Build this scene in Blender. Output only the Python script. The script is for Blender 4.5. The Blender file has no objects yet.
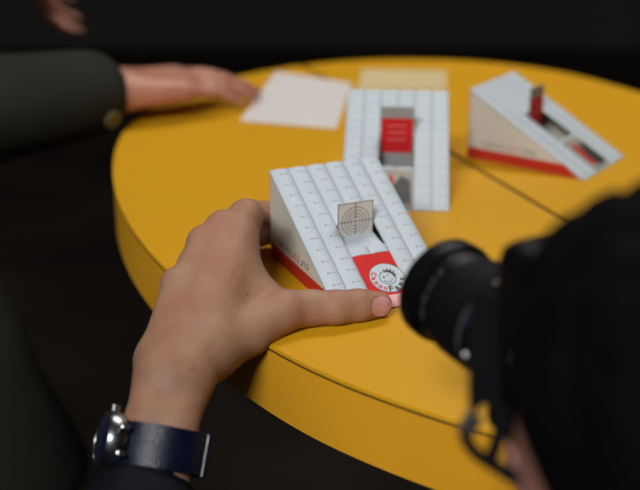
import bpy, bmesh, math, random
import numpy as np
from mathutils import Vector, Matrix
from mathutils.bvhtree import BVHTree
random.seed(4); rng = np.random.default_rng(4)
SC = bpy.context.scene
TOP = 0.75                                   # table top height, metres

# ------------------------------------------------------------------ camera
FPX, PITCH, CAMZ = 1247.4, 0.3874, TOP + 0.395
cd = bpy.data.cameras.new('camera'); cam = bpy.data.objects.new('viewpoint', cd)
SC.collection.objects.link(cam); SC.camera = cam
cam.location = (0, 0, CAMZ)
cam.rotation_euler = (math.pi / 2 - PITCH, 0.0, 0.0)
cd.sensor_width = 24.6; cd.lens = FPX / 640 * 24.6
cd.shift_x = 2.5 / 640; cd.shift_y = 19.5 / 640
cd.clip_start = 0.02
cd.dof.use_dof = True; cd.dof.focus_distance = 0.93; cd.dof.aperture_fstop = 2.5
cd.dof.aperture_blades = 8

# ------------------------------------------------------------------ world, lights, exposure
W = bpy.data.worlds.new('world'); SC.world = W; W.use_nodes = True
W.node_tree.nodes['Background'].inputs[0].default_value = (0.75, 0.85, 1.0, 1)
W.node_tree.nodes['Background'].inputs[1].default_value = 0.05
SC.view_settings.view_transform = 'Standard'; SC.view_settings.look = 'None'
SC.view_settings.gamma = 1; SC.view_settings.use_curve_mapping = False
SC.view_settings.exposure = 0.0
def area(name, loc, size, power, col, target):
    l = bpy.data.lights.new(name, 'AREA'); l.shape = 'RECTANGLE'; l.size, l.size_y = size
    l.energy = power; l.color = col
    o = bpy.data.objects.new(name, l); SC.collection.objects.link(o); o.location = loc
    o.rotation_euler = (Vector(target) - Vector(loc)).to_track_quat('-Z', 'Y').to_euler()
    return o
area('ceiling_lamp', (0.55, 2.1, 2.62), (1.2, 0.6), 26, (1.0, 0.96, 0.90), (0.55, 2.1, 0))
area('ceiling_lamp', (-0.9, -1.2, 2.62), (1.2, 0.6), 115, (0.95, 0.97, 1.0), (-0.7, -0.5, 0))

# ------------------------------------------------------------------ helpers
def mat(name, col, rough=0.5, metal=0.0, noise=0.0, nscale=20, bump=0.0, bscale=200, sss=0.0, coat=0.0, col2=None, spec=0.5, stretch=None):
    m = bpy.data.materials.new(name); m.use_nodes = True; nt = m.node_tree; N = nt.nodes; L = nt.links
    b = N['Principled BSDF']; b.inputs['Roughness'].default_value = rough; b.inputs['Metallic'].default_value = metal
    b.inputs['Specular IOR Level'].default_value = spec
    b.inputs['Base Color'].default_value = (*col, 1)
    tc = N.new('ShaderNodeTexCoord'); mp = N.new('ShaderNodeMapping'); L.new(tc.outputs['Object'], mp.inputs[0])
    if stretch: mp.inputs['Scale'].default_value = stretch
    if noise or col2:
        n = N.new('ShaderNodeTexNoise'); n.inputs['Scale'].default_value = nscale; n.inputs['Detail'].default_value = 4
        L.new(mp.outputs[0], n.inputs['Vector'])
        r = N.new('ShaderNodeValToRGB'); c2 = col2 or tuple(c * (1 - noise) for c in col)
        r.color_ramp.elements[0].position = .35; r.color_ramp.elements[1].position = .65
        r.color_ramp.elements[0].color = (*c2, 1); r.color_ramp.elements[1].color = (*col, 1)
        L.new(n.outputs['Fac'], r.inputs[0]); L.new(r.outputs[0], b.inputs['Base Color'])
    if bump:
        n2 = N.new('ShaderNodeTexNoise'); n2.inputs['Scale'].default_value = bscale; n2.inputs['Detail'].default_value = 3
        L.new(mp.outputs[0], n2.inputs['Vector'])
        bp = N.new('ShaderNodeBump'); bp.inputs['Strength'].default_value = bump; bp.inputs['Distance'].default_value = 0.001
        L.new(n2.outputs['Fac'], bp.inputs['Height']); L.new(bp.outputs[0], b.inputs['Normal'])
    if sss:
        b.inputs['Subsurface Weight'].default_value = sss; b.inputs['Subsurface Radius'].default_value = (1, .35, .2)
        b.inputs['Subsurface Scale'].default_value = 0.004
    if coat: b.inputs['Coat Weight'].default_value = coat
    return m

M = dict(
    yellow=mat('yellow_laminate', (0.62, 0.31, 0.007), 0.48, spec=.2, noise=.05, nscale=5, bump=.06, bscale=900),
    apron=mat('yellow_apron', (0.66, 0.31, 0.014), 0.5, spec=.3, noise=.06, nscale=6, bump=.06, bscale=600),
    darkline=mat('dark_edge_line', (0.05, 0.025, 0.008), 0.6),
    card=mat('white_card', (0.49, 0.545, 0.58), 0.55, noise=.04, nscale=40),
    groove=mat('grey_card', (0.30, 0.33, 0.35), 0.6),
    cream=mat('cream_card', (0.56, 0.53, 0.45), 0.6, noise=.08, nscale=25),
    inner=mat('grey_inner_card', (0.30, 0.29, 0.27), 0.7, noise=.1, nscale=30),
    red=mat('red_print', (0.60, 0.018, 0.018), 0.6, noise=.08, nscale=30, spec=.15),
    redd=mat('deep_red_print', (0.46, 0.03, 0.012), 0.6, noise=.1, nscale=30, spec=.15),
    pink=mat('pale_pink_print', (0.75, 0.35, 0.33), 0.5),
    ink=mat('black_ink', (0.02, 0.025, 0.025), 0.5),
    inkg=mat('grey_ink', (0.17, 0.18, 0.19), 0.5),
    beige=mat('beige_print', (0.34, 0.29, 0.23), 0.6, noise=.2, nscale=60),
    target=mat('grey_target_card', (0.66, 0.62, 0.56), 0.6, noise=.05, nscale=60),
    targetline=mat('target_line_ink', (0.15, 0.14, 0.13), 0.6),
    targetring=mat('target_ring_ink', (0.25, 0.24, 0.22), 0.6),
    paper=mat('white_paper', (0.66, 0.62, 0.60), 0.6, noise=.03, nscale=15),
    cardboard=mat('cream_paper', (0.62, 0.50, 0.27), 0.6, noise=.04, nscale=15),
    skin=mat('skin', (0.37, 0.205, 0.125), 0.55, spec=.3, col2=(0.33, 0.155, 0.095), nscale=34, bump=.6, bscale=330, sss=.25),
    skin_red=mat('ruddy_skin', (0.46, 0.20, 0.13), 0.5, col2=(0.36, 0.14, 0.09), nscale=14, bump=.2, bscale=300, sss=.15),
    skin_dark=mat('tan_skin', (0.36, 0.17, 0.13), 0.5, col2=(0.28, 0.12, 0.09), nscale=14, bump=.2, bscale=300, sss=.15),
    nail=mat('finger_nail', (0.56, 0.27, 0.24), 0.3, col2=(0.50, 0.23, 0.20), nscale=60, sss=.2),
    mole=mat('mole', (0.16, 0.07, 0.05), 0.6), mole2=mat('red_spot', (0.33, 0.12, 0.09), 0.6),
    hair=mat('black_hair', (0.003, 0.0025, 0.0025), 0.75, noise=.4, nscale=60, bump=.8, bscale=250, stretch=(1, 1, .15), spec=.03),
    coat=mat('olive_coat', (0.020, 0.021, 0.015), 0.85, col2=(0.012, 0.012, 0.009), nscale=9, bump=.6, bscale=900, spec=.2),
    jacket=mat('black_jacket', (0.003, 0.003, 0.0035), 0.85, noise=.3, nscale=9, bump=.6, bscale=900, spec=.15),
    navy=mat('navy_jacket', (0.003, 0.004, 0.008), 0.8, noise=.3, nscale=9, bump=.5, bscale=900, spec=.2),
    trousers=mat('dark_trousers', (0.028, 0.018, 0.012), 0.9, noise=.4, nscale=9, bump=.5, bscale=900, spec=.2),
    shoe=mat('black_leather', (0.01, 0.01, 0.01), 0.4, noise=.2, nscale=20),
    button=mat('olive_button', (0.10, 0.09, 0.04), 0.45, noise=.2, nscale=90),
    eye=mat('eye_white', (0.7, 0.68, 0.64), 0.2), iris=mat('iris', (0.03, 0.015, 0.01), 0.2),
    lip=mat('lips', (0.30, 0.09, 0.07), 0.5),
    blackp=mat('black_plastic', (0.003, 0.003, 0.003), 0.38, spec=.14, noise=.15, nscale=80, bump=.25, bscale=1500),
    rubber=mat('black_rubber', (0.003, 0.003, 0.003), 0.6, bump=.3, bscale=1800, spec=.12),
    silver=mat('silver_ring', (0.30, 0.28, 0.26), 0.35, metal=.9, noise=.25, nscale=60),
    steel=mat('polished_steel', (0.40, 0.41, 0.43), 0.28, metal=1, noise=.2, nscale=300),
    glass=mat('blue_coated_glass', (0.01, 0.015, 0.05), 0.05, coat=1),
    dial=mat('watch_dial', (0.02, 0.05, 0.16), 0.25, col2=(0.35, 0.4, 0.5), nscale=130, coat=1),
    strapw=mat('navy_leather', (0.003, 0.006, 0.020), 0.3, spec=.3, noise=.3, nscale=60, bump=.4, bscale=700),
    web=mat('black_webbing', (0.003, 0.003, 0.004), 0.8, spec=.1, bump=.5, bscale=2500),
    markgrey=mat('grey_print', (0.16, 0.16, 0.16), 0.5),
    white=mat('white_paint', (0.6, 0.6, 0.6), 0.5),
    floor=mat('dark_floor', (0.014, 0.009, 0.006), 0.8, col2=(0.006, 0.004, 0.003), nscale=2.5, bump=.3, bscale=80, spec=.15),
    wall=mat('dark_wall', (0.02, 0.018, 0.016), 0.9, noise=.15, nscale=2), ceil=mat('grey_ceiling', (0.25, 0.25, 0.25), 0.9, noise=.1, nscale=3),
    iron=mat('black_steel', (0.012, 0.012, 0.012), 0.5, noise=.2, nscale=30),
)
lampm = mat('lamp_diffuser', (0.9, 0.9, 0.9), 0.5)
lampm.node_tree.nodes['Principled BSDF'].inputs['Emission Color'].default_value = (1, .97, .93, 1)
lampm.node_tree.nodes['Principled BSDF'].inputs['Emission Strength'].default_value = 2.0

def link_mesh(name, V, Fc, m, parent=None, smooth=False, matrix=None):
    me = bpy.data.meshes.new(name); me.from_pydata([tuple(v) for v in V], [], [tuple(f) for f in Fc])
    me.materials.append(m); me.validate(); me.update()
    if smooth: me.shade_smooth()
    o = bpy.data.objects.new(name, me); SC.collection.objects.link(o)
    if parent: o.parent = parent
    if matrix is not None: o.matrix_basis = matrix
    return o
def from_bm(name, bm, m, parent=None, smooth=False):
    bmesh.ops.recalc_face_normals(bm, faces=bm.faces[:])
    me = bpy.data.meshes.new(name); bm.to_mesh(me); bm.free(); me.materials.append(m)
    if smooth: me.shade_smooth()
    o = bpy.data.objects.new(name, me); SC.collection.objects.link(o)
    if parent: o.parent = parent
    return o
def thing(name, label, cat, loc=(0, 0, 0), rot=(0, 0, 0), group=None):
    o = bpy.data.objects.new(name, None); o.empty_display_size = .02; SC.collection.objects.link(o)
    o.location = loc; o.rotation_euler = rot; o['label'] = label; o['category'] = cat
    if group: o['group'] = group
    return o
def tag(o, label, cat, group=None):
    o['label'] = label; o['category'] = cat
    if group: o['group'] = group
    return o
def boxm(bm, c, s, mtx=None, bev=0.0, seg=2):
    r = bmesh.ops.create_cube(bm, size=1, matrix=(mtx or Matrix()) @ Matrix.Translation(c) @ Matrix.Diagonal((*s, 1)))
    if bev:
        vs = set(r['verts']); ed = [e for e in bm.edges if e.verts[0] in vs and e.verts[1] in vs]
        bmesh.ops.bevel(bm, geom=ed, offset=bev, segments=seg, affect='EDGES', profile=.5)
def lathe(name, prof, m, parent, mtx, seg=64, wave=None, smooth=True, close=False):
    """profile (t along axis, radius) turned about the local x axis of mtx"""
    V = []; Fc = []; n = len(prof)
    for k in range(seg):
        a = 2 * math.pi * k / seg
        for (t, r) in prof:
            rr = r + (wave(k, t) if wave else 0)
            V.append(mtx @ Vector((t, rr * math.cos(a), rr * math.sin(a))))
    for k in range(seg):
        k2 = (k + 1) % seg
        for i in range(n - 1): Fc.append((k * n + i, k * n + i + 1, k2 * n + i + 1, k2 * n + i))
        if close: Fc.append((k * n + n - 1, k * n, k2 * n, k2 * n + n - 1))
    o = link_mesh(name, V, Fc, m, parent)
    bm = bmesh.new(); bm.from_mesh(o.data); bmesh.ops.remove_doubles(bm, verts=bm.verts, dist=1e-7)
    bmesh.ops.recalc_face_normals(bm, faces=bm.faces[:]); bm.to_mesh(o.data); bm.free()
    if smooth:
        o.data.shade_smooth(); o.data.set_sharp_from_angle(angle=math.radians(35))
    return o
def frame(origin, xdir, up=(0, 0, 1)):
    x = Vector(xdir).normalized(); z = Vector(up); z = (z - x * z.dot(x)).normalized(); y = z.cross(x)
    mt = Matrix((x, y, z)).transposed().to_4x4(); mt.translation = Vector(origin); return mt

# sight lines measured in the photograph, met at a true height (or depth)
cF = np.array([0, math.cos(PITCH), -math.sin(PITCH)]); cR = np.array([1., 0, 0]); cU = np.cross(cR, cF)
def at(px, py, z):
    d = cF + cR * (px - 317.5) / FPX + cU * (264.5 - py) / FPX
    return np.array([0, 0, CAMZ]) + d * ((TOP + z - CAMZ) / d[2])
def atd(px, py, dep):
    return np.array([0, 0, CAMZ]) + (cF + cR * (px - 317.5) / FPX + cU * (264.5 - py) / FPX) * dep

# ------------------------------------------------------------------ smooth-union surfaces for bodies
class Sdf:
    def __init__(s, lo, hi, h):
        s.lo = np.array(lo, float); s.h = h; s.n = np.ceil((np.array(hi) - s.lo) / h).astype(int) + 1
        s.d = np.full(s.n, 0.2, np.float32)
    def _win(s, lo, hi, pad):
        a = np.clip(np.floor((lo - pad - s.lo) / s.h).astype(int), 0, s.n); b = np.clip(np.ceil((hi + pad - s.lo) / s.h).astype(int) + 1, 0, s.n)
        if (b <= a).any(): return None, None
        ax = [(s.lo[i] + s.h * np.arange(a[i], b[i])).astype(np.float32) for i in range(3)]
        return tuple(slice(a[i], b[i]) for i in range(3)), np.meshgrid(*ax, indexing='ij')
    def _mix(s, sl, d, k, sub=False):
        o = s.d[sl]
        if sub: s.d[sl] = np.maximum(o, -d); return
        if k <= 0: s.d[sl] = np.minimum(o, d); return
        t = np.clip(.5 + .5 * (o - d) / k, 0, 1); s.d[sl] = o * (1 - t) + d * t - k * t * (1 - t)
    def cap(s, a, b, ra, rb=None, k=.004):
        rb = ra if rb is None else rb; a = np.array(a, float); b = np.array(b, float); R = max(ra, rb)
        sl, g = s._win(np.minimum(a, b), np.maximum(a, b), R + k + 3 * s.h)
        if sl is None: return
        ba = b - a; L = max(ba @ ba, 1e-12)
        p = [g[i] - a[i] for i in range(3)]
        t = np.clip((p[0] * ba[0] + p[1] * ba[1] + p[2] * ba[2]) / L, 0, 1)
        d = np.sqrt(sum((p[i] - t * ba[i]) ** 2 for i in range(3))) - (ra + (rb - ra) * t)
        s._mix(sl, d, k)
    def chain(s, pts, k=.004, k0=None):
        for i in range(len(pts) - 1): s.cap(pts[i][0], pts[i + 1][0], pts[i][1], pts[i + 1][1], k if i or k0 is None else k0)
    def ell(s, c, r, R=None, k=.004, sub=False):
        c = np.array(c, float); r = np.array(r, float); m = r.max()
        sl, g = s._win(c - m, c + m, k + 3 * s.h)
        if sl is None: return
        R = np.eye(3) if R is None else np.array(R)      # columns: local axes
        p = [g[i] - c[i] for i in range(3)]
        q = [sum(R[i][j] * p[i] for i in range(3)) for j in range(3)]
        k0 = np.sqrt(sum((q[j] / r[j]) ** 2 for j in range(3))) + 1e-9; k1 = np.sqrt(sum((q[j] / r[j] ** 2) ** 2 for j in range(3))) + 1e-9
        s._mix(sl, (k0 * (k0 - 1) / k1).astype(np.float32), k, sub)
    def below(s, nrm, off):                               # cut: keep dot(p,nrm) < off
        ax = [s.lo[i] + s.h * np.arange(s.n[i]) for i in range(3)]
        d = ax[0][:, None, None] * nrm[0] + ax[1][None, :, None] * nrm[1] + ax[2][None, None, :] * nrm[2] - off
        s.d = np.maximum(s.d, d.astype(np.float32))
    def mesh(s):
        d = s.d; d[0] = d[-1] = .1; d[:, 0] = d[:, -1] = .1; d[:, :, 0] = d[:, :, -1] = .1
        I = d < 0; n = s.n
        cs = [(i, j, k) for i in (0, 1) for j in (0, 1) for k in (0, 1)]
        cnt = sum(I[i:n[0] - 1 + i, j:n[1] - 1 + j, k:n[2] - 1 + k].astype(np.int8) for i, j, k in cs)
        cell = np.argwhere((cnt > 0) & (cnt < 8)); idx = -np.ones((n[0] - 1, n[1] - 1, n[2] - 1), np.int64)
        idx[cell[:, 0], cell[:, 1], cell[:, 2]] = np.arange(len(cell))
        acc = np.zeros((len(cell), 3)); w = np.zeros(len(cell))
        for a in cs:
            for ax in range(3):
                if a[ax]: continue
                b = list(a); b[ax] = 1
                pa = cell + a; pb = cell + b
                da = d[pa[:, 0], pa[:, 1], pa[:, 2]]; db = d[pb[:, 0], pb[:, 1], pb[:, 2]]
                mk = (da < 0) != (db < 0); t = np.where(mk, da / np.where(mk, da - db, 1), 0)
                pt = pa + (pb - pa) * t[:, None]; acc[mk] += pt[mk]; w[mk] += 1
        V = s.lo + s.h * acc / w[:, None]
        Q = []
        for ax in range(3):
            u, v = (ax + 1) % 3, (ax + 2) % 3
            A = [slice(0, n[i]) for i in range(3)]; A[ax] = slice(0, n[ax] - 1); B = list(A); B[ax] = slice(1, n[ax])
            ch = np.argwhere(I[tuple(A)] != I[tuple(B)])
            ch = ch[(ch[:, u] > 0) & (ch[:, v] > 0) & (ch[:, u] < n[u] - 1) & (ch[:, v] < n[v] - 1)]
            ins = I[ch[:, 0], ch[:, 1], ch[:, 2]]
            du = np.zeros(3, int); du[u] = 1; dv = np.zeros(3, int); dv[v] = 1
            q = [idx[tuple((ch - o).T)] for o in (du + dv, dv, 0 * du, du)]
            q = np.stack(q, 1); q[~ins] = q[~ins][:, ::-1]; Q.append(q)
        return V, np.concatenate(Q)
def laplace(V, Q, it=3, lam=.5):
    e = np.concatenate([Q[:, [0, 1]], Q[:, [1, 2]], Q[:, [2, 3]], Q[:, [3, 0]]]); e = np.concatenate([e, e[:, ::-1]])
    cnt = np.bincount(e[:, 0], minlength=len(V))[:, None]
    for _ in range(it):
        s_ = np.stack([np.bincount(e[:, 0], V[e[:, 1], i], minlength=len(V)) for i in range(3)], 1)
        V = V + lam * (s_ / np.maximum(cnt, 1) - V)
    return V
def sdf_obj(name, s, m, parent=None, it=3, extra=None):
    V, Q = s.mesh(); V = laplace(V, Q, it)
    if extra is not None:
        V2, Q2 = extra.mesh(); V2 = laplace(V2, Q2, it); Q = np.concatenate([Q, Q2 + len(V)]); V = np.concatenate([V, V2])
    me = bpy.data.meshes.new(name); me.vertices.add(len(V)); me.vertices.foreach_set('co', V.astype(np.float32).ravel())
    me.loops.add(len(Q) * 4); me.loops.foreach_set('vertex_index', Q.astype(np.int32).ravel())
    me.polygons.add(len(Q)); me.polygons.foreach_set('loop_start', (np.arange(len(Q)) * 4).astype(np.int32))
    me.update(calc_edges=True); me.materials.append(m); me.shade_smooth()
    o = bpy.data.objects.new(name, me); SC.collection.objects.link(o)
    if parent: o.parent = parent
    return o

# ================================================================== the room
def struct(name, V, Fc, m):
    o = link_mesh(name, V, Fc, m); o['kind'] = 'structure'; return o
def slab(name, lo, hi, m):
    bm = bmesh.new(); c = [(lo[i] + hi[i]) / 2 for i in range(3)]; boxm(bm, c, [hi[i] - lo[i] for i in range(3)])
    o = from_bm(name, bm, m); o['kind'] = 'structure'; return o
X0, X1, Y0, Y1, ZH = -2.6, 3.0, -1.8, 5.2, 2.7
slab('floor', (X0, Y0, -.1), (X1, Y1, 0), M['floor'])
slab('ceiling', (X0, Y0, ZH), (X1, Y1, ZH + .1), M['ceil'])
slab('wall_back', (X0, Y1, 0), (X1, Y1 + .1, ZH), M['wall'])
slab('wall_front', (X0, Y0 - .1, 0), (X1, Y0, ZH), M['wall'])
slab('wall_left', (X0 - .1, Y0, 0), (X0, Y1, ZH), M['wall'])
slab('wall_right', (X1, Y0, 0), (X1 + .1, Y1, ZH), M['wall'])
for lx, ly, lab in ((.55, 2.1, 'ceiling light panel over the far side of the yellow table'), (-.9, -1.2, 'ceiling light panel behind the viewer, on the side of the arm with the watch')):
    t = thing('ceiling_light', lab, 'light', (lx, ly, ZH), group='ceiling light panels')
    bm = bmesh.new()
    for c, s in (((0, .32, -.03), (1.28, .04, .06)), ((0, -.32, -.03), (1.28, .04, .06)), ((.63, 0, -.03), (.04, .60, .06)), ((-.63, 0, -.03), (.04, .60, .06))): boxm(bm, c, s)
    from_bm('frame', bm, M['white'], t)
    bm = bmesh.new(); boxm(bm, (0, 0, -.01), (1.22, .60, .02)); from_bm('diffuser', bm, lampm, t)

# ================================================================== the table
rim = [(-.226, 1.379), (-.219, 1.258), (-.195, 1.13), (-.166, 1.049), (-.126, .945), (-.035, .804), (.019, .754), (.0925, .696), (.17, .652), (.275, .632), (.40, .652), (.52, .73), (.608, .864), (.622, .98), (.603, 1.10), (.555, 1.25), (.50, 1.385), (.44, 1.49), (.385, 1.585), (.33, 1.67), (.23, 1.725), (.10, 1.745), (-.03, 1.705), (-.14, 1.61), (-.205, 1.49)]
def spline(P, n=8):
    P = np.array(P); N = len(P); out = []
    for i in range(N):
        p0, p1, p2, p3 = P[i - 1], P[i], P[(i + 1) % N], P[(i + 2) % N]
        for k in range(n):
            t = k / n; out.append(.5 * ((2 * p1) + (-p0 + p2) * t + (2 * p0 - 5 * p1 + 4 * p2 - p3) * t * t + (-p0 + 3 * p1 - 3 * p2 + p3) * t ** 3))
    out = np.array(out)
    for _ in range(60): out = .5 * out + .25 * (np.roll(out, 1, 0) + np.roll(out, -1, 0))
    return out
OUT = spline(rim)
def inset(P, d):
    t = np.roll(P, -1, 0) - np.roll(P, 1, 0); t /= np.linalg.norm(t, axis=1)[:, None]
    return P + d * np.stack([-t[:, 1], t[:, 0]], 1)
def clip_poly(P, n, off):
    res = []
    for i in range(len(P)):
        a, b = P[i], P[(i + 1) % len(P)]; da, db = a @ n - off, b @ n - off
        if da <= 0: res.append(a)
        if (da <= 0) != (db <= 0): res.append(a + (b - a) * da / (da - db))
    return np.array(res)
def prism(name, P, z0, z1, m, parent, bev=0):
    bm = bmesh.new(); vs = [bm.verts.new((p[0], p[1], z1)) for p in P]; f = bm.faces.new(vs)
    r = bmesh.ops.extrude_face_region(bm, geom=[f]); bmesh.ops.translate(bm, verts=[v for v in r['geom'] if isinstance(v, bmesh.types.BMVert)], vec=(0, 0, z0 - z1))
    bmesh.ops.recalc_face_normals(bm, faces=bm.faces[:])
    if bev:
        ed = [e for e in bm.edges if abs(e.verts[0].co.z - z1) < 1e-6 and abs(e.verts[1].co.z - z1) < 1e-6]
        bmesh.ops.bevel(bm, geom=ed, offset=bev, segments=2, affect='EDGES')
    return from_bm(name, bm, m, parent)
area2 = sum(OUT[i][0] * OUT[(i + 1) % len(OUT)][1] - OUT[(i + 1) % len(OUT)][0] * OUT[i][1] for i in range(len(OUT)))
if area2 < 0: OUT = OUT[::-1]
table = thing('round_table', 'large rounded bright yellow table with a dark seam across its top', 'table', (0, 0, 0))
sp0 = np.array([.146, 1.281]); sdir = np.array([.37, -.93]); sdir /= np.linalg.norm(sdir); snrm = np.array([-sdir[1], sdir[0]])
so = sp0 @ snrm
prism('tabletop_panel', clip_poly(OUT, snrm, so - .0034), TOP - .0028, TOP, M['yellow'], table, .0006)
prism('tabletop_panel', clip_poly(OUT, -snrm, -so - .0034), TOP - .0028, TOP, M['yellow'], table, .0006)
prism('edge_line', inset(OUT, .0001), TOP - .0044, TOP - .0029, M['darkline'], table)
prism('apron', inset(OUT, .0003), TOP - .056, TOP - .0045, M['apron'], table, .0005)
bm = bmesh.new(); bmesh.ops.create_cone(bm, cap_ends=True, segments=32, radius1=.045, radius2=.045, depth=.66, matrix=Matrix.Translation((.19, 1.16, .365)))
from_bm('pedestal', bm, M['iron'], table)
bm = bmesh.new(); bmesh.ops.create_cone(bm, cap_ends=True, segments=48, radius1=.30, radius2=.06, depth=.035, matrix=Matrix.Translation((.19, 1.16, .0175)))
from_bm('base', bm, M['iron'], table)

# ================================================================== focus test wedges
def font_mesh(txt, size, shear=0):
    c = bpy.data.curves.new('txt', 'FONT'); c.body = txt; c.size = size; c.align_x = 'CENTER'; c.align_y = 'CENTER'; c.extrude = 0.00004; c.offset = size * .035; c.resolution_u = 2
    o = bpy.data.objects.new('txt', c); SC.collection.objects.link(o)
    dg = bpy.context.evaluated_depsgraph_get(); me = bpy.data.meshes.new_from_object(o.evaluated_get(dg))
    bpy.data.objects.remove(o); bpy.data.curves.remove(c); return me
def add_text(bm, txt, size, mtx):
    me = font_mesh(txt, size); me.transform(mtx); bm.from_mesh(me); bpy.data.meshes.remove(me)
def annulus(bm, c, r0, r1, M4, a0=0, a1=2 * math.pi, n=48, th=.0001):
    ring = []
    for k in range(n + 1):
        a = a0 + (a1 - a0) * k / n; ca, sa = math.cos(a), math.sin(a)
        ring.append([bm.verts.new(M4 @ Vector((c[0] + r * ca, c[1] + r * sa, z))) for r, z in ((r0, 0), (r0, th), (r1, th), (r1, 0))])
    for k in range(n):
        A, B = ring[k], ring[k + 1]
        for i in range(3): bm.faces.new((A[i], A[i + 1], B[i + 1], B[i]))
def disc(bm, c, r, M4, n=32, th=.0001, ry=None):
    vs = [bm.verts.new(M4 @ Vector((c[0] + r * math.cos(2 * math.pi * k / n), c[1] + (ry or r) * math.sin(2 * math.pi * k / n), th))) for k in range(n)]
    f = bm.faces.new(vs); r_ = bmesh.ops.extrude_face_region(bm, geom=[f])
    dz = (M4.to_3x3() @ Vector((0, 0, -th)))
    bmesh.ops.translate(bm, verts=[v for v in r_['geom'] if isinstance(v, bmesh.types.BMVert)], vec=dz)
def poly_plate(name, pts, th, m, parent, M4=Matrix()):
    bm = bmesh.new(); vs = [bm.verts.new(M4 @ Vector((p[0], p[1], th))) for p in pts]; f = bm.faces.new(vs)
    r_ = bmesh.ops.extrude_face_region(bm, geom=[f]); dz = M4.to_3x3() @ Vector((0, 0, -th))
    bmesh.ops.translate(bm, verts=[v for v in r_['geom'] if isinstance(v, bmesh.types.BMVert)], vec=dz)
    return from_bm(name, bm, m, parent)

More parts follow.
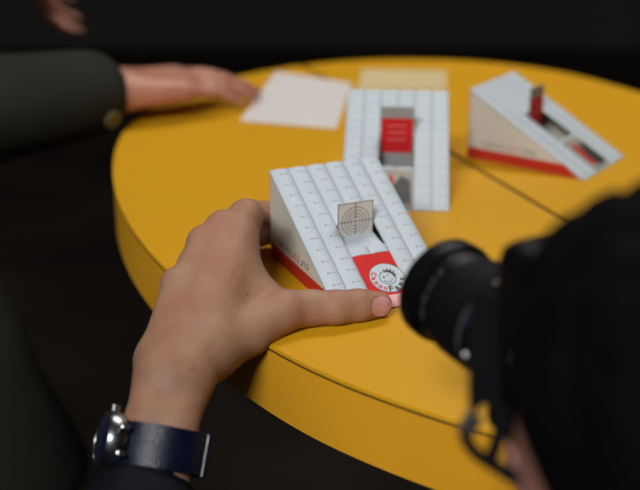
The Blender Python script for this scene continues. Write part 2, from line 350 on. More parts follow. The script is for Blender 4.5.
def wedge(o, yaw, Wd, D, H, label, hole, card, kind):
    t = thing('focus_test_wedge', label, 'paper wedge', (o[0], o[1], TOP), (0, 0, yaw))
    L = math.hypot(D, H); ang = math.atan2(H, D)
    # side-wall frames: plate x along depth, y up
    ML = Matrix(((0, 0, -1, 0), (1, 0, 0, 0), (0, 1, 0, 0), (0, 0, 0, 1)))              # left wall, outward -u
    e = .0012
    tri = [(0.004, 0.0002), (D - e, .0002), (D - e, H * (D - e) / D - e), (0.004, max(.0006, H * .004 / D - e + .001))]
    poly_plate('side_wall', tri, .0006, M['cream'], t, Matrix.Translation((.0009, 0, 0)) @ ML)
    poly_plate('side_wall', tri, .0006, M['cream'], t, Matrix.Translation((Wd - .0003, 0, 0)) @ ML)
    bm = bmesh.new(); boxm(bm, (Wd / 2, D - .0006, H / 2 - .0008), (Wd - .001, .0006, H - .002)); from_bm('back_wall', bm, M['redd'], t)
    # red band along the foot of the side walls
    zb = H * .165; vb = zb / H * D
    band = [(0.006, .0004), (D - .001, .0004), (D - .001, zb), (vb + .002, zb)]
    poly_plate('red_band', band, .0002, M['redd'], t, Matrix.Translation((.0003, 0, 0)) @ ML)
    poly_plate('red_band', band, .0002, M['redd'], t, Matrix.Translation((Wd + .0001, 0, 0)) @ ML)
    # blurred line of small print above the band: dark, red, dark
    for nm, a0, a1, mm in (('dark_print', .60, .90, 'ink'), ('red_print', .40, .58, 'red'), ('dark_print', .20, .38, 'ink')):
        bm = bmesh.new(); n = int((a1 - a0) * 22); hh = H * .075
        s0, s1 = (D * (.28 + .66 * a0), D * (.28 + .66 * a1))
        for k in range(n):
            x = s0 + (s1 - s0) * (k + .5) / n; w = (s1 - s0) / n * .34; hk = hh * (1, .7, .85, .7)[k % 4]
            boxm(bm, (x - w * .7, zb + H * .05 + hk / 2, .0001), (w * .55, hk, .0002), Matrix.Translation((.0003, 0, 0)) @ ML)
            boxm(bm, (x, zb + H * .05 + (hk if k % 2 else 0) * .9 + .0003, .0001), (w * 1.6, hh * .2, .0002), Matrix.Translation((.0003, 0, 0)) @ ML)
        from_bm(nm, bm, M[mm], t)
    # slope frame: x along width, y up the slope, z normal
    MS = Matrix.Rotation(ang, 4, 'X')
    th = .0008
    h0, h1 = hole[0] * L, hole[1] * L; c = Wd / 6
    bm = bmesh.new()
    for (x0, x1, y0, y1) in ((0, 2 * c, 0, L), (4 * c, Wd, 0, L), (2 * c, 4 * c, 0, h0), (2 * c, 4 * c, h1, L)):
        boxm(bm, ((x0 + x1) / 2, (y0 + y1) / 2, -.0001), (x1 - x0, y1 - y0, .0008), MS)
    from_bm('slope_board', bm, M['groove'], t)
    panel_top = .345 * L if kind == 'logo' else hole[0] * L - .004
    def strip(x0, x1, y0, y1):
        g = .0008; n = 6; bm = bmesh.new(); top = []; bot = []
        for y in (y0 + g / 2, y1 - g / 2):
            for k in range(n + 1):
                f = k / n; x = x0 + g + (x1 - x0 - 2 * g) * f
                z = .0004 + .0011 * (1 - abs(2 * f - 1) ** 2.5)
                top.append(bm.verts.new(MS @ Vector((x, y, z)))); bot.append(bm.verts.new(MS @ Vector((x, y, .0002))))
        for k in range(n):
            bm.faces.new((top[k], top[k + 1], top[n + 2 + k], top[n + 1 + k]))
            bm.faces.new((bot[k], bot[n + 1 + k], bot[n + 2 + k], bot[k + 1]))
            bm.faces.new((bot[k], bot[k + 1], top[k + 1], top[k])); bm.faces.new((bot[n + 1 + k], top[n + 1 + k], top[n + 2 + k], bot[n + 2 + k]))
        bm.faces.new((top[0], top[n + 1], bot[n + 1], bot[0])); bm.faces.new((top[n], bot[n], bot[2 * n + 1], top[2 * n + 1]))
        st = from_bm('ruler_strip', bm, M['card'], t, smooth=False)
        bm = bmesh.new(); sp = L / 13.0
        for j in range(13):
            y = (j + .45) * sp
            if not (y0 + .002 < y < y1 - .002): continue
            xm = (x0 + x1) / 2
            disc(bm, (xm - .0005, y), .0008, MS @ Matrix.Translation((0, 0, .0015)), 10)
            boxm(bm, ((xm + x1) / 2 - .0012, y, .00145), ((x1 - xm) * .72, .00024, .0002), MS)
        from_bm('tick_marks', bm, M['inkg'], st)
    for k in range(6):
        if k in (2, 3):
            strip(k * c, (k + 1) * c, h1, L)
            if h0 - panel_top > .003: strip(k * c, (k + 1) * c, panel_top, h0)
        else: strip(k * c, (k + 1) * c, 0, L)
    P4 = MS @ Matrix.Translation((0, 0, .0004))
    px0, px1 = 2 * c + .0004, 4 * c - .0004
    if kind == 'logo':
        poly_plate('red_panel', [(px0, .012), (px1, .012), (px1, panel_top - .0003), (px0, panel_top - .0003)], .0011, M['red'], t, P4)
        poly_plate('pink_edge', [(px0, .0), (px1, .0), (px1, .0118), (px0, .0118)], .0010, M['pink'], t, P4)
        cc = (Wd * .535, .178 * L); r = .0150
        B4 = P4 @ Matrix.Translation((cc[0], cc[1], .0011))
        bm = bmesh.new(); disc(bm, (0, 0), r, B4, 48, .0002); bg = from_bm('round_badge', bm, M['card'], t)
        L4 = B4 @ Matrix.Translation((0, 0, .0002))
        bm = bmesh.new(); annulus(bm, (0, 0), r - .0005, r, L4)
        fr = .0070; rot = Matrix.Rotation(.10, 4, 'Z'); F4 = L4 @ rot
        annulus(bm, (0, 0), fr - .0006, fr, F4, math.radians(80), math.radians(370))
        disc(bm, (-.0027, .0014), .0009, F4, 12, .0001, .0011); annulus(bm, (.0014, .0012), .0008, .0013, F4, math.radians(10), math.radians(170), 10)
        annulus(bm, (-.0005, -.0005), .0036, .0042, F4, math.radians(195), math.radians(345), 20)
        for a, ln, w in ((78, .0046, .0020), (60, .0062, .0024), (42, .0066, .0026), (22, .0060, .0024), (2, .0046, .0020)):
            ar = math.radians(a); d = Vector((math.cos(ar), math.sin(ar), 0)); n_ = Vector((-d.y, d.x, 0)); b0 = d * (fr - .0016)
            q = [b0 - n_ * w, b0 + n_ * w * .6, d * (fr + ln * .55) + n_ * .0016]
            bm.faces.new([bm.verts.new(F4 @ (p + Vector((0, 0, .00012)))) for p in q])
        for i, ch in enumerate('Fans'):
            a = math.radians(-100 + i * 27); rr = r * .77
            add_text(bm, ch, .0078, L4 @ Matrix.Rotation(a, 4, 'Z') @ Matrix.Translation((rr, 0, .0001)) @ Matrix.Rotation(math.pi / 2, 4, 'Z'))
        from_bm('badge_print', bm, M['ink'], bg)
        bm = bmesh.new()
        for i, ch in enumerate('Canon'):
            a = math.radians(152 + i * 22); rr = r * .76
            add_text(bm, ch, .0062, L4 @ Matrix.Rotation(a, 4, 'Z') @ Matrix.Translation((rr, 0, .0001)) @ Matrix.Rotation(math.pi / 2, 4, 'Z'))
        from_bm('badge_print', bm, M['red'], bg)['label'] = 'red lettering curved around the badge'
    else:
        ph = poly_plate('picture_panel', [(px0, .0045), (px1, .0045), (px1, panel_top), (px0, panel_top)], .0010, M['beige'], t, P4)
        Q4 = P4 @ Matrix.Translation((0, 0, .0010)); wx = px1 - px0
        poly_plate('picture_print', [(px0 + .1 * wx, .010), (px0 + .5 * wx, .009), (px0 + .42 * wx, panel_top * .85), (px0 + .12 * wx, panel_top * .8)], .0002, M['redd'], ph, Q4)
        poly_plate('picture_print', [(px0 + .38 * wx, .006), (px1 - .05 * wx, .008), (px1 - .08 * wx, panel_top * .72), (px0 + .66 * wx, panel_top * .85), (px0 + .35 * wx, panel_top * .5)], .0003, M['ink'], ph, Q4)
    # standing card in the window, folded forward to the lower lip
    v, zt = card; z0 = v / D * H - (.008 if kind == 'logo' else .024); wx0, wx1 = 2 * c + .0008, 4 * c - .0008
    MC = Matrix(((1, 0, 0, 0), (0, 0, -1, v), (0, 1, 0, 0), (0, 0, 0, 1)))               # x width, y up, z towards the front
    cm = M['target'] if kind == 'logo' else M['inner']
    cd_ = poly_plate('target_card', [(wx0, z0), (wx1, z0), (wx1, zt), (wx0, zt)], .0006, cm, t, MC)
    lv = (hole[0] * D) + .0005; lz = hole[0] * H - .0006
    if kind != 'logo': lv, lz = v - .012, z0 - .004
    bm = bmesh.new(); q = [(wx0, v, z0), (wx1, v, z0), (wx1, lv, lz), (wx0, lv, lz)]
    f = bm.faces.new([bm.verts.new(p) for p in q]); r_ = bmesh.ops.extrude_face_region(bm, geom=[f])
    bmesh.ops.translate(bm, verts=[x for x in r_['geom'] if isinstance(x, bmesh.types.BMVert)], vec=(0, 0, -.0005))
    from_bm('fold_tab', bm, M['card'] if kind == 'logo' else M['inner'], t)
    C4 = MC @ Matrix.Translation((0, 0, .0006)); xm = (wx0 + wx1) / 2; zc = zt - .0165; hw = (wx1 - wx0) / 2
    if kind == 'logo':
        zb_ = zt - .033
        bm = bmesh.new()
        for a, b, w_, h_ in ((xm, zt - .0004, 2 * hw, .0006), (xm, zb_, 2 * hw, .0008), (wx0 + .0004, (zt + zb_) / 2, .0006, zt - zb_), (wx1 - .0004, (zt + zb_) / 2, .0006, zt - zb_), (xm, zc, 2 * hw, .0006), (xm, zc, .0007, zt - zb_)):
            boxm(bm, (a, b, .0001), (w_, h_, .0002), C4)
        from_bm('cross_lines', bm, M['targetline'], cd_)
        bm = bmesh.new()
        for r in (.0042, .0068, .0094, .0122): annulus(bm, (xm, zc), r - .0004, r + .0004, C4, th=.00012)
        from_bm('target_rings', bm, M['targetring'], cd_)
    else:
        poly_plate('red_label', [(wx0 + .0007, zt - .0465), (wx1 - .0007, zt - .0465), (wx1 - .0007, zt - .0115), (wx0 + .0007, zt - .0115)], .0002, M['red'], cd_, C4)
        bm = bmesh.new()
        for z in (zt - .019, zt - .026, zt - .033): boxm(bm, (xm, z, .0003), (hw * 1.1, .0006, .0002), C4)
        from_bm('label_lines', bm, M['pink'], cd_)
    return t
wedge((1.2627 * .0125, .8609), math.radians(23.41), .0999, .1414, .0747, 'white paper focus wedge held by the hand, with round badge and grey ring target card', (.40, .565), (.078, .0612), 'logo')
wedge((.0214, 1.1059), math.radians(-3.995), .1021, .1408, .0789, 'blurred white paper wedge facing straight on behind the held one, red card in its window', (.34, .62), (.084, .0775), 'plain')
wedge((.2682, 1.1911), math.radians(54.18), .0994, .1356, .0734, 'blurred white paper wedge at upper right, turned to show its cream side', (.34, .64), (.083, .0745), 'plain')

# ================================================================== papers on the table
def sheet(name, pts, m, lab, z=0.0):
    o = link_mesh(name, *plate([(p[0], p[1]) for p in pts], TOP + .0002 + z, .0006), m); return tag(o, lab, 'paper')
def plate(P, z, th):
    n = len(P); V = [(x, y, z) for x, y in P] + [(x, y, z + th) for x, y in P]
    return V, [tuple(range(n))[::-1], tuple(range(n, 2 * n))] + [(i, (i + 1) % n, n + (i + 1) % n, n + i) for i in range(n)]
g = lambda x, y: at(x, y, 0)[:2]
sheet('paper_sheet', [g(240, 121), g(336, 129), g(352, 84), g(276, 72)], M['paper'], 'blurred white paper sheet lying left of the wedge that faces straight on')
sheet('paper_card', [g(358, 90), g(447, 90), g(446, 71), g(362, 70)], M['cardboard'], 'cream card lying behind the wedge that faces straight on')

# ================================================================== people
def axes(fwd, up=(0, 0, 1)):
    f = np.array(fwd, float); f /= np.linalg.norm(f); u = np.array(up, float); u = u - f * (u @ f); u /= np.linalg.norm(u)
    return f, np.cross(u, f), u                     # forward, left, up
def head(S, H, c, fwd, up, s=1.0, k=.012):
    f, l, u = axes(fwd, up); R = np.stack([f, l, u], 1); P = lambda a, b, c_: np.array(c) + s * (a * f + b * l + c_ * u)
    if S is not None:
        S.ell(P(-.012, 0, .026), np.array([.092, .074, .078]) * s, R, k); S.ell(P(.022, 0, -.035), np.array([.062, .058, .075]) * s, R, .03)
        S.cap(P(.05, 0, -.085), P(.055, 0, -.088), .022 * s, .020 * s, .02)
        S.cap(P(.082, 0, .025), P(.102, 0, -.018), .008 * s, .013 * s, .010)               # nose
        for q in (-1, 1):
            S.ell(P(-.012, q * .074, -.005), np.array([.016, .007, .030]) * s, R, .004)        # ear
            S.cap(P(.076, q * .012, .034), P(.066, q * .040, .034), .0060 * s, .0045 * s, .01) # brow
            S.ell(P(.098, q * .011, -.02), np.array([.008, .007, .006]) * s, R, .004)
            S.ell(P(.083, q * .032, .014), np.array([.012, .015, .007]) * s, R, 0, sub=True)
            S.cap(P(.080, q * .022, .026), P(.074, q * .041, .024), .0050 * s, .0045 * s, .003)    # upper lid
            S.cap(P(.080, q * .022, .006), P(.074, q * .041, .006), .0040 * s, .0040 * s, .003)
        S.cap(P(.083, -.016, -.052), P(.083, .016, -.052), .0085 * s, k=.008)
    if H is not None:
        H.ell(P(-.020, 0, .026), np.array([.106, .083, .080]) * s, R, .01); H.ell(P(-.045, 0, -.01), np.array([.075, .080, .085]) * s, R, .03)
        H.ell(P(.080, 0, -.058), np.array([.086, .150, .088]) * s, R, 0, sub=True)
        e3 = np.array([.106, .083, .080])                                                  # locks lying on the scalp
        for i in range(170):
            q = rng.normal(size=3); q[2] = abs(q[2]) * 1.1 - .25; q /= np.linalg.norm(q)
            if q[0] > .25 and q[2] < .55: continue
            w = q + np.array([-.10, .06 * math.copysign(1, q[1]), -.30]) * rng.uniform(.7, 1.3); w /= np.linalg.norm(w)
            pa = e3 * q * 1.0; pb = e3 * w * 1.005
            H.cap(P(pa[0] - .020, pa[1], pa[2] + .026), P(pb[0] - .020, pb[1], pb[2] + .026), .0065 * s, .003 * s, .003)
    return P, (f, l, u)
def face_parts(P, ax, par, s=1.0):
    f, l, u = ax
    for q in (-1, 1):
        for nm, off, r, m in (('eyeball', -.001, .0112, M['eye']), ('iris', .0062, .0056, M['iris'])):
            bm = bmesh.new(); bmesh.ops.create_uvsphere(bm, u_segments=16, v_segments=10, radius=r * s, matrix=Matrix.Translation(P(.073 + off, q * .031, .015))); from_bm(nm, bm, m, par, True)
    bm = bmesh.new(); mt = Matrix((f, l, u)).transposed().to_4x4(); mt.translation = Vector(P(.0895, 0, -.052))
    bmesh.ops.create_uvsphere(bm, u_segments=16, v_segments=8, radius=1, matrix=mt @ Matrix.Diagonal((.005 * s, .022 * s, .0065 * s, 1))); from_bm('lips', bm, M['lip'], par, True)
def hand(S, wrist, d, nrm, side, curl=.35, s=1.0, spread=.10):
    """wrist -> fingers along d, back of the hand towards nrm, thumb on +side"""
    d, l, n = axes(d, nrm); l = l * side; w = np.array(wrist, float)
    for i, (off, ml, lens) in enumerate(((.028, .088, (.042, .025, .020)), (.009, .092, (.046, .028, .021)), (-.010, .086, (.042, .026, .020)), (-.027, .078, (.032, .019, .018)))):
        mcp = w + s * (d * ml + l * off); S.cap(w + s * (d * .012 + l * off * .55), mcp, .0165 * s, .012 * s, .012)
        p = mcp; a = curl * .6; r = .0095 - .0007 * i
        for j, ln in enumerate(lens):
            dd = d * math.cos(a) - n * math.sin(a) + l * off / .028 * spread * .5; dd /= np.linalg.norm(dd); q = p + s * ln * dd
            S.cap(p, q, (r - .0008 * j) * s, (r - .0008 * (j + 1)) * s, .003); p = q; a += curl * (1.3 if j == 0 else .9)
    cm = w + s * (d * .02 + l * .022 - n * .004); mp = w + s * (d * .058 + l * .050 - n * .014); ip = mp + s * (d * .026 + l * .014 - n * .008); tp = ip + s * (d * .024 + l * .004 - n * .006)
    S.chain([(cm, .017 * s), (mp, .0125 * s), (ip, .0105 * s), (tp, .0085 * s)], .006, .014)
    S.cap(w - d * .02 * s, w + d * .02 * s, .022 * s, .021 * s, .012)

# ---------------- the held-out left hand with the watch (person beside the camera)
pB = thing('person', 'person at lower left whose left hand with a wristwatch grips the nearest wedge', 'person')
S = Sdf((-.30, .50, TOP - .26), (.085, 1.05, TOP + .115), .0014)
A = at
w1 = A(174, 378, -.004); w0 = A(161, 424, -.022); w2 = A(157, 446, -.034)
fd = (w0 - w1); fd /= np.linalg.norm(fd)
elbow = w0 + (w2 - w0) / np.linalg.norm(w2 - w0) * .22 + np.array([-.02, 0, -.02])
lat = np.cross(fd, -cF); lat /= np.linalg.norm(lat)             # across the forearm as the camera sees it
for sgn in (-1, 1):
    S.cap(w1 + lat * sgn * .010, w0 + lat * sgn * .0078, .0185, .0162, .006)
    S.cap(w0 + lat * sgn * .0078, w2 + lat * sgn * .009, .0162, .018, .006)
    S.cap(w2 + lat * sgn * .009, elbow + lat * sgn * .013, .018, .030, .006)
mc = {}
for nm, base, knk, rb, rk in (('i', (206, 352, .004), (246, 217, .066), .0165, .0118), ('m', (190, 352, .006), (222, 229, .059), .0165, .0118),
                              ('r', (172, 354, .002), (203, 244, .050), .0160, .0112), ('p', (160, 362, -.004), (177, 285, .033), .0155, .0105)):
    b, k_ = A(*base), A(*knk); mc[nm] = k_; S.cap(b, k_, rb, rk, .012)
    S.cap(w1, b, .018, rb, .012)
# palm fill under the metacarpals and the web to the thumb
S.cap(A(222, 330, .006), A(240, 250, .045), .014, .012, .014); S.cap(A(190, 330, .006), A(195, 270, .035), .015, .012, .014)
S.cap(A(232, 262, .040), A(268, 300, .016), .0125, .0135, .016); S.cap(A(215, 300, .02), A(262, 312, .012), .016, .014, .016)
cmc, tm, tip_ip, tt = A(214, 353, .000), A(284, 311, .0145), A(336, 307.5, .0125), A(379, 304.5, .0100)
S.chain([(cmc, .0165), (A(250, 334, .006), .0148), (tm, .0150), (A(310, 308, .013), .0128), (tip_ip, .0122), (A(358, 305.5, .0112), .0116), (tt, .0101)], .006, .016)
# tendons and knuckle bumps
for nm, base, rr in (('i', (212, 310, .026), .0036), ('m', (198, 310, .028), .0038), ('r', (184, 316, .022), .0034), ('p', (170, 330, .010), .0026)):
    up = mc[nm] + np.array([0, -.0030, .0060]); b = A(*base); S.cap(b, up, rr * .6, rr * .9, .010)
    S.ell(mc[nm] + np.array([0, -.003, .0045]), (.0095, .0100, .0095), None, .006)
# fingers: over the left side and around the back corner of the wedge
def finger(m0, pts, rs): S.chain([(mc[m0], rs[0])] + [(np.array(p) + [0, 0, TOP], r) for p, r in zip(pts, rs[1:])], .0025, .006)
finger('i', [(-.0590, .955, .048), (-.0545, .990, .038), (-.030, 1.009, .033)], (.0118, .0110, .0105, .0088))
finger('m', [(-.0780, .932, .040), (-.0650, .972, .0225), (-.041, 1.005, .0140)], (.0115, .0112, .0120, .0095))
finger('r', [(-.0920, .925, .034), (-.0850, .958, .016), (-.067, .982, .010)], (.0108, .0094, .0086, .0076))
finger('p', [(-.1020, .898, .020), (-.0960, .925, .010), (-.085, .945, .008)], (.0098, .0084, .0078, .0070))

def torso(S, hips, chest, neck, sl, sr, k=.04, g=0.0, w=.12):
    S.cap(hips[0], hips[1], .105 + g, .105 + g, k); mid = (np.array(hips[0]) + hips[1]) / 2
    S.cap(mid, chest, .125 + g, .125 + g, k)
    s0 = np.array(sl) * .62 + np.array(sr) * .38; s1 = np.array(sl) * .38 + np.array(sr) * .62
    S.cap(s0, s1, .105 + g, .105 + g, k); S.cap((s0 + mid) / 2, (s1 + mid) / 2, .115 + g, .115 + g, k)
    S.cap(sl, sr, .058 + g, .058 + g, k); S.cap(chest, neck, .075 + g, .052 + g * .6, k)
def person(P_, head_c, head_f, neck, sl, sr, el, er, wl, wr_, hips, knees, ankles, toes, hands, mats, res=.008, hand_res_obj=None, coat_to=None, up=(0, 0, 1), extra=None, slv=1.0, hem=None):
    skin, jk, tr, hr = mats
    allp = np.array([head_c, neck, sl, sr, el, er, wl, wr_, *hips, *knees, *ankles, *toes], float)
    lo = allp.min(0) - .22; hi = allp.max(0) + .22; lo[2] = max(lo[2], -.01)
    B = Sdf(lo, hi, .006); chest = (np.array(sl) + sr) / 2 * .8 + np.array(hips).mean(0) * .2
    torso(B, hips, chest, neck, sl, sr, .03, -.022); Pf, ax = head(B, None, head_c, head_f, up)
    B.cap(neck, Pf(-.02, 0, -.05), .050, .052, .02)
    for a, b, c_ in ((sl, el, wl), (sr, er, wr_)):
        B.chain([(a, .048), (b, .036), (c_, .025)], .01, .02)
    for hp, kn, an, to in zip(hips, knees, ankles, toes): B.chain([(hp, .075), (kn, .048), (an, .034), (to, .03)], .015, .02)
    for h_ in hands: hand(B, *h_)
    sdf_obj('body', B, skin, P_, 2, extra); face_parts(Pf, ax, P_)
    Hh = Sdf(np.array(head_c) - .2, np.array(head_c) + .2, .004); head(None, Hh, head_c, head_f, up); sdf_obj('hair', Hh, hr, P_, 1)
    J = Sdf(lo, hi, res); torso(J, hips, chest, neck, sl, sr, .04)
    for a, b, c_ in ((sl, el, wl), (sr, er, wr_)):
        b = np.array(b, float); c_ = np.array(c_, float); e_ = c_ + (b - c_) / np.linalg.norm(b - c_) * .025
        J.chain([(a, .064 * slv), (b, .054 * slv), (e_, .040 * slv)], .012, .03)
        for i in range(5):                                            # cloth folds
            t_ = rng.uniform(.1, .9); p = b * (1 - t_) + e_ * t_; d_ = (e_ - b) / np.linalg.norm(e_ - b); n_ = np.cross(d_, rng.normal(size=3)); n_ /= np.linalg.norm(n_)
            m_ = np.cross(d_, n_); r_ = .054 * (1 - t_) + .040 * t_
            J.cap(p + n_ * r_ * .8 + m_ * .02, p + n_ * r_ * .8 - m_ * .02 + d_ * .02, .008, .006, .012)
    J.cap(neck + np.array([0, 0, -.01]), neck + (np.array(head_c) - neck) * .25, .068, .066, .02)
    if coat_to is not None:
        for hp, q in zip(hips, coat_to): J.cap(hp, q, .12, .13, .05)
        J.cap(coat_to[0], coat_to[1], .13, .13, .05)
    if hem: J.below((0, 0, -1), -hem)
    sdf_obj('jacket', J, jk, P_, 2)
    T_ = Sdf(lo, hi, .009)
    for hp, kn, an, to in zip(hips, knees, ankles, toes): T_.chain([(hp, .092), (kn, .068), (np.array(an) * .93 + np.array(kn) * .07, .055)], .02, .03)
    T_.cap(hips[0], hips[1], .098, .098, .03); sdf_obj('trousers', T_, tr, P_, 2)
    for an, to in zip(ankles, toes):
        Z = Sdf(np.minimum(an, to) - .09, np.maximum(an, to) + .09, .005); an = np.array(an, float); to = np.array(to, float)
        Z.chain([(an, .044), (an * .5 + to * .5, .043), (to, .036)], .01); Z.below((0, 0, -1), -.002 if an[2] < .2 and to[2] < .12 else 1); sdf_obj('shoe', Z, M['shoe'], P_, 1)
v3 = lambda *a: np.array(a, float)

# person B: seated on a stool at the left of the camera
person(pB, v3(-.43, .30, 1.14), (.35, .9, -.25), v3(-.45, .24, 1.0), v3(-.275, .36, .86), v3(-.55, .10, .90), elbow, v3(-.62, .22, .64), w2 + (elbow - w2) * .09, v3(-.50, .44, .60),
       [v3(-.40, .06, .49), v3(-.56, -.02, .49)], [v3(-.42, .52, .50), v3(-.62, .46, .50)], [v3(-.44, .50, .10), v3(-.66, .48, .10)], [v3(-.43, .62, .05), v3(-.66, .60, .05)],
       [((-.50, .44, .60), (.1, 1, 0), (0, 0, 1), 1, .3)], (M['skin'], M['navy'], M['trousers'], M['hair']), extra=S)
bodyB = [o for o in pB.children if o.name.startswith('body')][0]
st = thing('stool', 'black round stool under the person with the wristwatch', 'stool', (-.48, .05, 0))
bm = bmesh.new(); bmesh.ops.create_cone(bm, cap_ends=True, segments=40, radius1=.17, radius2=.17, depth=.04, matrix=Matrix.Translation((0, 0, .36))); from_bm('seat', bm, M['iron'], st)
for a in range(4):
    bm = bmesh.new(); c_, s_ = math.cos(a * math.pi / 2 + .7), math.sin(a * math.pi / 2 + .7)
    p0, p1 = Vector((.12 * c_, .12 * s_, .345)), Vector((.17 * c_, .17 * s_, 0.0)); mt = frame((p0 + p1) / 2, p1 - p0, (c_, s_, 0))
    boxm(bm, (0, 0, 0), ((p1 - p0).length, .022, .022), mt, .003); from_bm('leg', bm, M['iron'], st)

# thumb nail laid on the skin, small moles
def bvh_of(o):
    me = o.data; return BVHTree.FromPolygons([v.co.copy() for v in me.vertices], [tuple(p.vertices) for p in me.polygons])
tree = bvh_of(bodyB)
ta = Vector(tt - tip_ip).normalized(); cdir = (Vector((0, 0, CAMZ)) - Vector(tt)).normalized()
nn = (cdir - ta * cdir.dot(ta)).normalized(); nn = (nn + .15 * ta.cross(nn)).normalized(); sd = ta.cross(nn)
nc = Vector(tt) + ta * -.0022
V = []; Fc = []; NU, NV = 15, 13
for layer in (0, 1):
    for i in range(NU):
        for j in range(NV):
            a = -1 + 2 * i / (NU - 1); b = -1 + 2 * j / (NV - 1)
            x, y = a * math.sqrt(1 - b * b / 2), b * math.sqrt(1 - a * a / 2)            # disc mapping
            x *= 1.0; o_ = nc + ta * (x * .0092) + sd * (y * .0078)
            hit = tree.ray_cast(o_ + nn * .03, -nn)[0] or o_
            V.append(hit + nn * ((.0006 - .0003 * (x * x + y * y)) if layer == 0 else -.0008))
for i in range(NU - 1):
    for j in range(NV - 1):
        q = (i * NV + j, (i + 1) * NV + j, (i + 1) * NV + j + 1, i * NV + j + 1); Fc.append(q); Fc.append(tuple(NU * NV + k for k in q[::-1]))
bd = [i * NV for i in range(NU)] + [(NU - 1) * NV + j for j in range(1, NV)] + [i * NV + NV - 1 for i in range(NU - 2, -1, -1)] + [j for j in range(NV - 2, 0, -1)]
for k in range(len(bd)): a, b = bd[k], bd[(k + 1) % len(bd)]; Fc.append((a, b, b + NU * NV, a + NU * NV))
link_mesh('thumb_nail', V, Fc, M['nail'], pB, True)
co = Vector((0, 0, CAMZ))
for px, py, r, m in ((247, 294, .0010, M['mole']), (192, 368, .0018, M['mole2'])):
    d = (Vector(A(px, py, 0)) - co).normalized(); hit, nr, _, _ = tree.ray_cast(co, d)
    if hit:
        bm = bmesh.new(); bmesh.ops.create_uvsphere(bm, u_segments=12, v_segments=8, radius=1, matrix=frame(hit, nr, (.3, .2, .9)) @ Matrix.Diagonal((r * .25, r, r, 1))); from_bm('mole', bm, m, pB, True)

# ---------------- wristwatch
ax_ = Vector(w2 - w0).normalized(); latv = Vector(lat); latv = (latv - ax_ * latv.dot(ax_)).normalized(); nrmv = ax_.cross(latv)
if nrmv.dot(Vector((0, 0, CAMZ)) - Vector(w2)) < 0: nrmv = -nrmv
if latv.x > 0: latv = -latv                                          # towards the back of the wrist (left)
wc = Vector(A(159, 449, -.036))
watch = thing('wristwatch', 'silver wristwatch with blue dial and dark navy leather strap on the left wrist', 'watch', wc)
def wp(a, r0, off):  # around the wrist oval; a=0 at the left side
    return latv * math.cos(a) * (r0 + .0095) + nrmv * math.sin(a) * (r0 + .0012) + ax_ * off
def band_mesh(a0, a1, n, rr, hw, th):
    V = []; Fc = []
    for k in range(n + 1):
        a = a0 + (a1 - a0) * k / n
        for r_, o_ in ((rr, -hw), (rr + th, -hw * .96), (rr + th, hw * .96), (rr, hw)): V.append(wp(a, r_, o_))
    for k in range(n):
        for i in range(4): Fc.append((4 * k + i, 4 * k + (i + 1) % 4, 4 * k + 4 + (i + 1) % 4, 4 * k + 4 + i))
    Fc += [(0, 1, 2, 3), (4 * n + 3, 4 * n + 2, 4 * n + 1, 4 * n)]
    return V, Fc
RW = .0212
A0 = .38
link_mesh('strap', *band_mesh(A0 + .42, A0 + 2 * math.pi - .42, 60, RW, .0145, .0028), M['strapw'], watch, True).data.set_sharp_from_angle(angle=.7)
link_mesh('strap_keeper', *band_mesh(2.75, 2.85, 4, RW + .003, .0152, .0012), M['steel'], watch)['label'] = 'bright steel buckle bar on the strap'
wdir = (latv * math.cos(A0) + nrmv * math.sin(A0)).normalized(); cmx = frame(wp(A0, RW, 0), wdir, ax_)                          # local x outward
lathe('case', [(-.003, 0), (-.003, .0175), (.001, .0195), (.006, .0195), (.0085, .0185), (.0085, .0165)], M['steel'], watch, cmx, 48)
lathe('bezel', [(.0083, .0160), (.0088, .0185), (.0100, .0178), (.0104, .0160), (.0088, .0155)], M['steel'], watch, cmx, 48, wave=lambda k, t: .0003 * (k % 2))
lathe('dial', [(.0090, 0), (.0090, .0158)], M['dial'], watch, cmx, 40)
lathe('crystal', [(.0100, .0156), (.0106, .012), (.0109, 0)], M['glass'], watch, cmx, 40)
watch.children[-1].data.materials[0] = M['glass']
for a_, b_ in ((1, 1), (1, -1), (-1, 1), (-1, -1)):
    bm = bmesh.new(); boxm(bm, (.001, a_ * .0195, b_ * .0085), (.006, .008, .0035), cmx, .0008); from_bm('lug', bm, M['steel'], watch)
lathe('crown', [(0, 0), (0, .0028), (.004, .0028), (.004, 0)], M['steel'], watch, frame(wp(A0, RW + .004, 0) - ax_ * .0195, -ax_, wdir), 20, wave=lambda k, t: .0002 * (k % 2))

# ---------------- person A: standing at the left, hand on the table
pA = thing('person', 'person in a dark olive buttoned coat at upper left with one hand on the table', 'person')
wA = v3(-.245, 1.400, TOP + .038)
person(pA, v3(-.50, 1.42, 1.62), (.8, .1, -.5), v3(-.55, 1.40, 1.46), v3(-.50, 1.58, 1.36), v3(-.50, 1.22, 1.36), v3(-.42, 1.60, 1.05), v3(-.46, 1.20, TOP + .05),
       v3(-.42, 1.85, .92), wA, [v3(-.58, 1.48, .90), v3(-.56, 1.26, .90)], [v3(-.56, 1.50, .50), v3(-.46, 1.22, .50)], [v3(-.60, 1.52, .09), v3(-.44, 1.20, .09)], [v3(-.48, 1.54, .045), v3(-.33, 1.19, .045)],
       [(wA, (1, .55, -.02), (0, -.1, 1), 1, .18, 1.12, .14), ((-.42, 1.85, .92), (.1, .2, -1), (-1, 0, 0), 1, .4)], (M['skin_red'], M['coat'], M['trousers'], M['hair']), coat_to=[v3(-.52, 1.44, .38), v3(-.385, 1.17, .38)], slv=1.25, hem=.42)
jA = [o for o in pA.children if o.name.startswith('jacket')][0]; trA = bvh_of(jA)
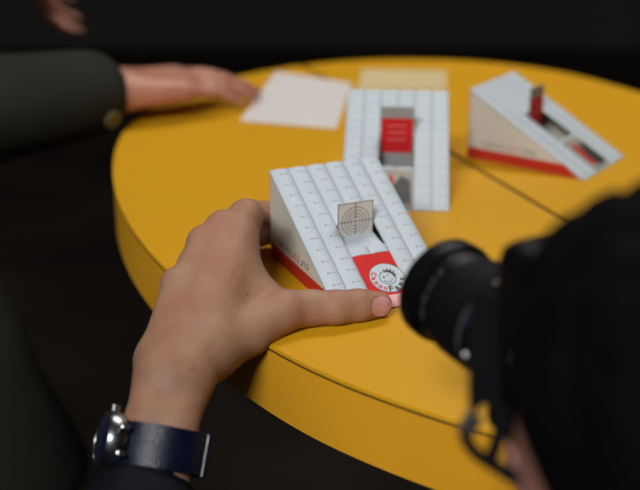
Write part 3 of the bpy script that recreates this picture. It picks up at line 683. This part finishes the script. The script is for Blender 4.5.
for px, py in ((112, 119),):
    d = (Vector(A(px, py, .02)) - co).normalized(); hit, nr, _, _ = trA.ray_cast(co, d)
    if hit: lathe('button', [(-.002, 0), (-.002, .010), (.003, .011), (.0042, .009), (.003, .007), (.003, 0)], M['button'], pA, frame(hit, nr, (.3, .2, .9)), 24)

# ---------------- camera with its lens
axf = Vector((-.50, .865, .05)).normalized()                         # where the lens points
lf = Vector(atd(443, 288, .735))                                       # front rim centre
LM = frame(lf, -axf) @ Matrix.Diagonal((.95, .95, .95, 1))                                                  # local x runs back along the barrel
dslr = thing('camera', 'black camera with a ribbed zoom lens aimed across the table at lower right', 'camera')
lathe('front_rim', [(.004, .0270), (.000, .0300), (-.0012, .0318), (.000, .0328), (.009, .0330), (.012, .0322), (.013, .0300)], M['blackp'], dslr, LM, 72)
lathe('front_glass', [(.006, 0), (.007, .014), (.010, .0275)], M['glass'], dslr, LM, 48)
lathe('filter_thread', [(.004, .0272), (.010, .0272), (.010, .0280)], M['rubber'], dslr, LM, 48)
lathe('barrel', [(.012, .0300), (.026, .0302), (.027, .0298), (.029, .0298)], M['blackp'], dslr, LM, 72)
lathe('zoom_ring', [(.029, .0300), (.030, .0314), (.056, .0320), (.057, .0306)], M['rubber'], dslr, LM, 144, wave=lambda k, t: .0005 * (k % 4 < 2))
lathe('silver_ring', [(.057, .0308), (.0575, .0316), (.0600, .0316), (.0605, .0308)], M['silver'], dslr, LM, 72)
lathe('focus_ring', [(.0605, .0312), (.075, .0312), (.076, .0300), (.088, .0292), (.089, .0285)], M['blackp'], dslr, LM, 96, wave=lambda k, t: .0003 * (k % 2) if t < .074 else 0)
lathe('mount_ring', [(.089, .0285), (.0895, .0310), (.095, .0310), (.096, .0325)], M['silver'], dslr, LM, 72)
Rl = lambda a: LM @ Matrix.Rotation(a, 4, 'X')
bm = bmesh.new()
for a in range(11):                                                    # printed scale on the barrel
    ang_ = math.radians(38 + a * 6); boxm(bm, (.0215, 0, .03035), (.0012 if a % 3 else .0022, .0006 if a % 2 else .0010, .0002), Rl(ang_))
from_bm('scale_marks', bm, M['markgrey'], dslr)
bm = bmesh.new(); boxm(bm, (.067, 0, .0318), (.010, .018, .0015), Rl(math.radians(55)), .0006); from_bm('distance_window', bm, M['glass'], dslr)
bm = bmesh.new(); boxm(bm, (.070, 0, .0325), (.014, .008, .003), Rl(math.radians(100)), .001); from_bm('focus_switch', bm, M['blackp'], dslr)
bm = bmesh.new(); bmesh.ops.create_uvsphere(bm, u_segments=12, v_segments=8, radius=.0018, matrix=Rl(math.radians(96)) @ Matrix.Translation((.071, .0, .0345))); from_bm('switch_knob', bm, M['white'], dslr, True)
# body: local x back, y to the photographer's right is -y
def bpart(name, boxes, m, bev):
    bm = bmesh.new()
    for c, s in boxes: boxm(bm, c, s, LM, bev, 3)
    o = from_bm(name, bm, m, dslr); o.data.shade_smooth(); o.data.set_sharp_from_angle(angle=.6); return o
ys = -1 if (LM.to_3x3() @ Vector((0, 1, 0))).x < 0 else 1             # +1: local y points to the right in the scene
bpart('camera_body', [((.118, ys * .018, .004), (.044, .118, .078)), ((.108, ys * .062, -.006), (.062, .030, .080))], M['blackp'], .009)
bpart('prism_housing', [((.110, ys * .006, .050), (.062, .070, .040))], M['blackp'], .010)
bpart('hot_shoe', [((.122, 0, .0640), (.022, .020, .0025))], M['silver'], .0006)
bpart('eyecup', [((.146, 0, .044), (.016, .036, .026))], M['rubber'], .004)
bpart('rear_screen', [((.1405, ys * .004, -.008), (.003, .066, .050))], M['glass'], .001)
bpart('mode_dial', [((.118, ys * .055, .040), (.020, .020, .010))], M['blackp'], .004)
bpart('shutter_button', [((.092, ys * .064, .037), (.011, .011, .008))], M['silver'], .003)
lug = LM @ Vector((.118, -ys * .042, .034))
# strap: ribbon from the left lug, hanging and looping
def ribbon(name, pts, w, th, side, m):
    P = [Vector(p) for p in pts]; sm = []
    for i in range(len(P) - 1):
        p0, p1, p2, p3 = P[max(i - 1, 0)], P[i], P[i + 1], P[min(i + 2, len(P) - 1)]
        for k in range(8):
            t = k / 8; sm.append(.5 * ((2 * p1) + (p2 - p0) * t + (2 * p0 - 5 * p1 + 4 * p2 - p3) * t * t + (3 * p1 - p0 - 3 * p2 + p3) * t ** 3))
    sm.append(P[-1]); V = []; Fc = []; sidev = Vector(side).normalized()
    for i, p in enumerate(sm):
        tg = (sm[min(i + 1, len(sm) - 1)] - sm[max(i - 1, 0)]).normalized(); s_ = (sidev - tg * sidev.dot(tg)).normalized(); n_ = tg.cross(s_)
        for a, b in ((-1, -1), (1, -1), (1, 1), (-1, 1)): V.append(p + s_ * a * w / 2 + n_ * b * th / 2)
    for i in range(len(sm) - 1):
        for k in range(4): Fc.append((4 * i + k, 4 * i + (k + 1) % 4, 4 * i + 4 + (k + 1) % 4, 4 * i + 4 + k))
    Fc += [(0, 1, 2, 3), tuple(4 * len(sm) - 1 - k for k in range(4))]
    o = link_mesh(name, V, Fc, m, dslr, True); o.data.set_sharp_from_angle(angle=.8); return o
D_ = lambda x, y, d: Vector(atd(x, y, d))
ribbon('strap', [D_(486, 296, .600), D_(483, 330, .596), D_(484, 370, .592), D_(484, 405, .590)], .015, .0022, (1, .25, 0), M['web'])
ribbon('strap', [D_(482, 400, .590), D_(468, 416, .588), D_(464, 434, .586), D_(475, 452, .584), D_(492, 464, .582), D_(520, 480, .57), D_(570, 500, .52)], .0075, .0022, (.35, .9, .1), M['web'])
ribbon('strap', [D_(488, 396, .590), D_(500, 410, .590), D_(500, 430, .588), D_(494, 450, .585), D_(490, 464, .582)], .0065, .0022, (.9, .3, .1), M['web'])
ribbon('strap', [lug, lug + Vector((-.004, -.006, .006)), D_(486, 286, .61), D_(486, 298, .600)], .010, .0018, (1, .25, 0), M['web'])
bm = bmesh.new(); boxm(bm, (0, 0, 0), (.009, .004, .011), frame(D_(470, 424, .583), (1, .2, -.6)), .0012); from_bm('strap_buckle', bm, M['silver'], dslr)

# ---------------- person C: crouching behind the camera at the right
pC = thing('person', 'black-haired person in black at lower right, crouching with face behind the camera', 'person')
fdir = Vector((axf.x, axf.y, 0)).normalized(); rt = Vector((fdir.y, -fdir.x, 0))
hc = atd(697, 428, .52)
hL = np.array(LM @ Vector((.118, -ys * .020, -.072))); hR = np.array(LM @ Vector((.118, ys * .085, -.025)))
fw = np.array(fdir); rg = np.array(rt); ct = np.array([hc[0] + .06, hc[1] - .10, 0])
nk = hc - fw * .055 + v3(0, 0, -.14)
sh = nk - fw * .03 + v3(0, 0, -.05)
person(pC, hc, tuple(fdir + Vector((0, 0, -.08))), nk, sh - rg * .17, sh + rg * .17, sh - rg * .13 + fw * .16 + v3(0, 0, -.20), sh + rg * .24 + fw * .10 + v3(0, 0, -.20),
       hL - fw * .05 + v3(.03, 0, -.055), hR - fw * .07 + v3(.03, 0, -.03), [ct - rg * .1 - fw * .12 + v3(0, 0, .30), ct + rg * .1 - fw * .12 + v3(0, 0, .30)], [ct - rg * .14 + fw * .22 + v3(0, 0, .36), ct + rg * .16 + fw * .18 + v3(0, 0, .10)],
       [ct - rg * .14 + fw * .12 + v3(0, 0, .09), ct + rg * .16 - fw * .22 + v3(0, 0, .09)], [ct - rg * .14 + fw * .24 + v3(0, 0, .045), ct + rg * .16 - fw * .24 + v3(0, 0, .045)],
       [(hL - fw * .05 + v3(.03, 0, -.055), tuple(fw * .7 + v3(-.1, 0, .35)), tuple(-rg * .5 - v3(0, 0, .7)), 1, .35, .85), (hR - fw * .07 + v3(.03, 0, -.03), tuple(fw + v3(-.1, 0, .2)), tuple(rg), 1, .5, .85)],
       (M['skin_dark'], M['jacket'], M['jacket'], M['hair']))
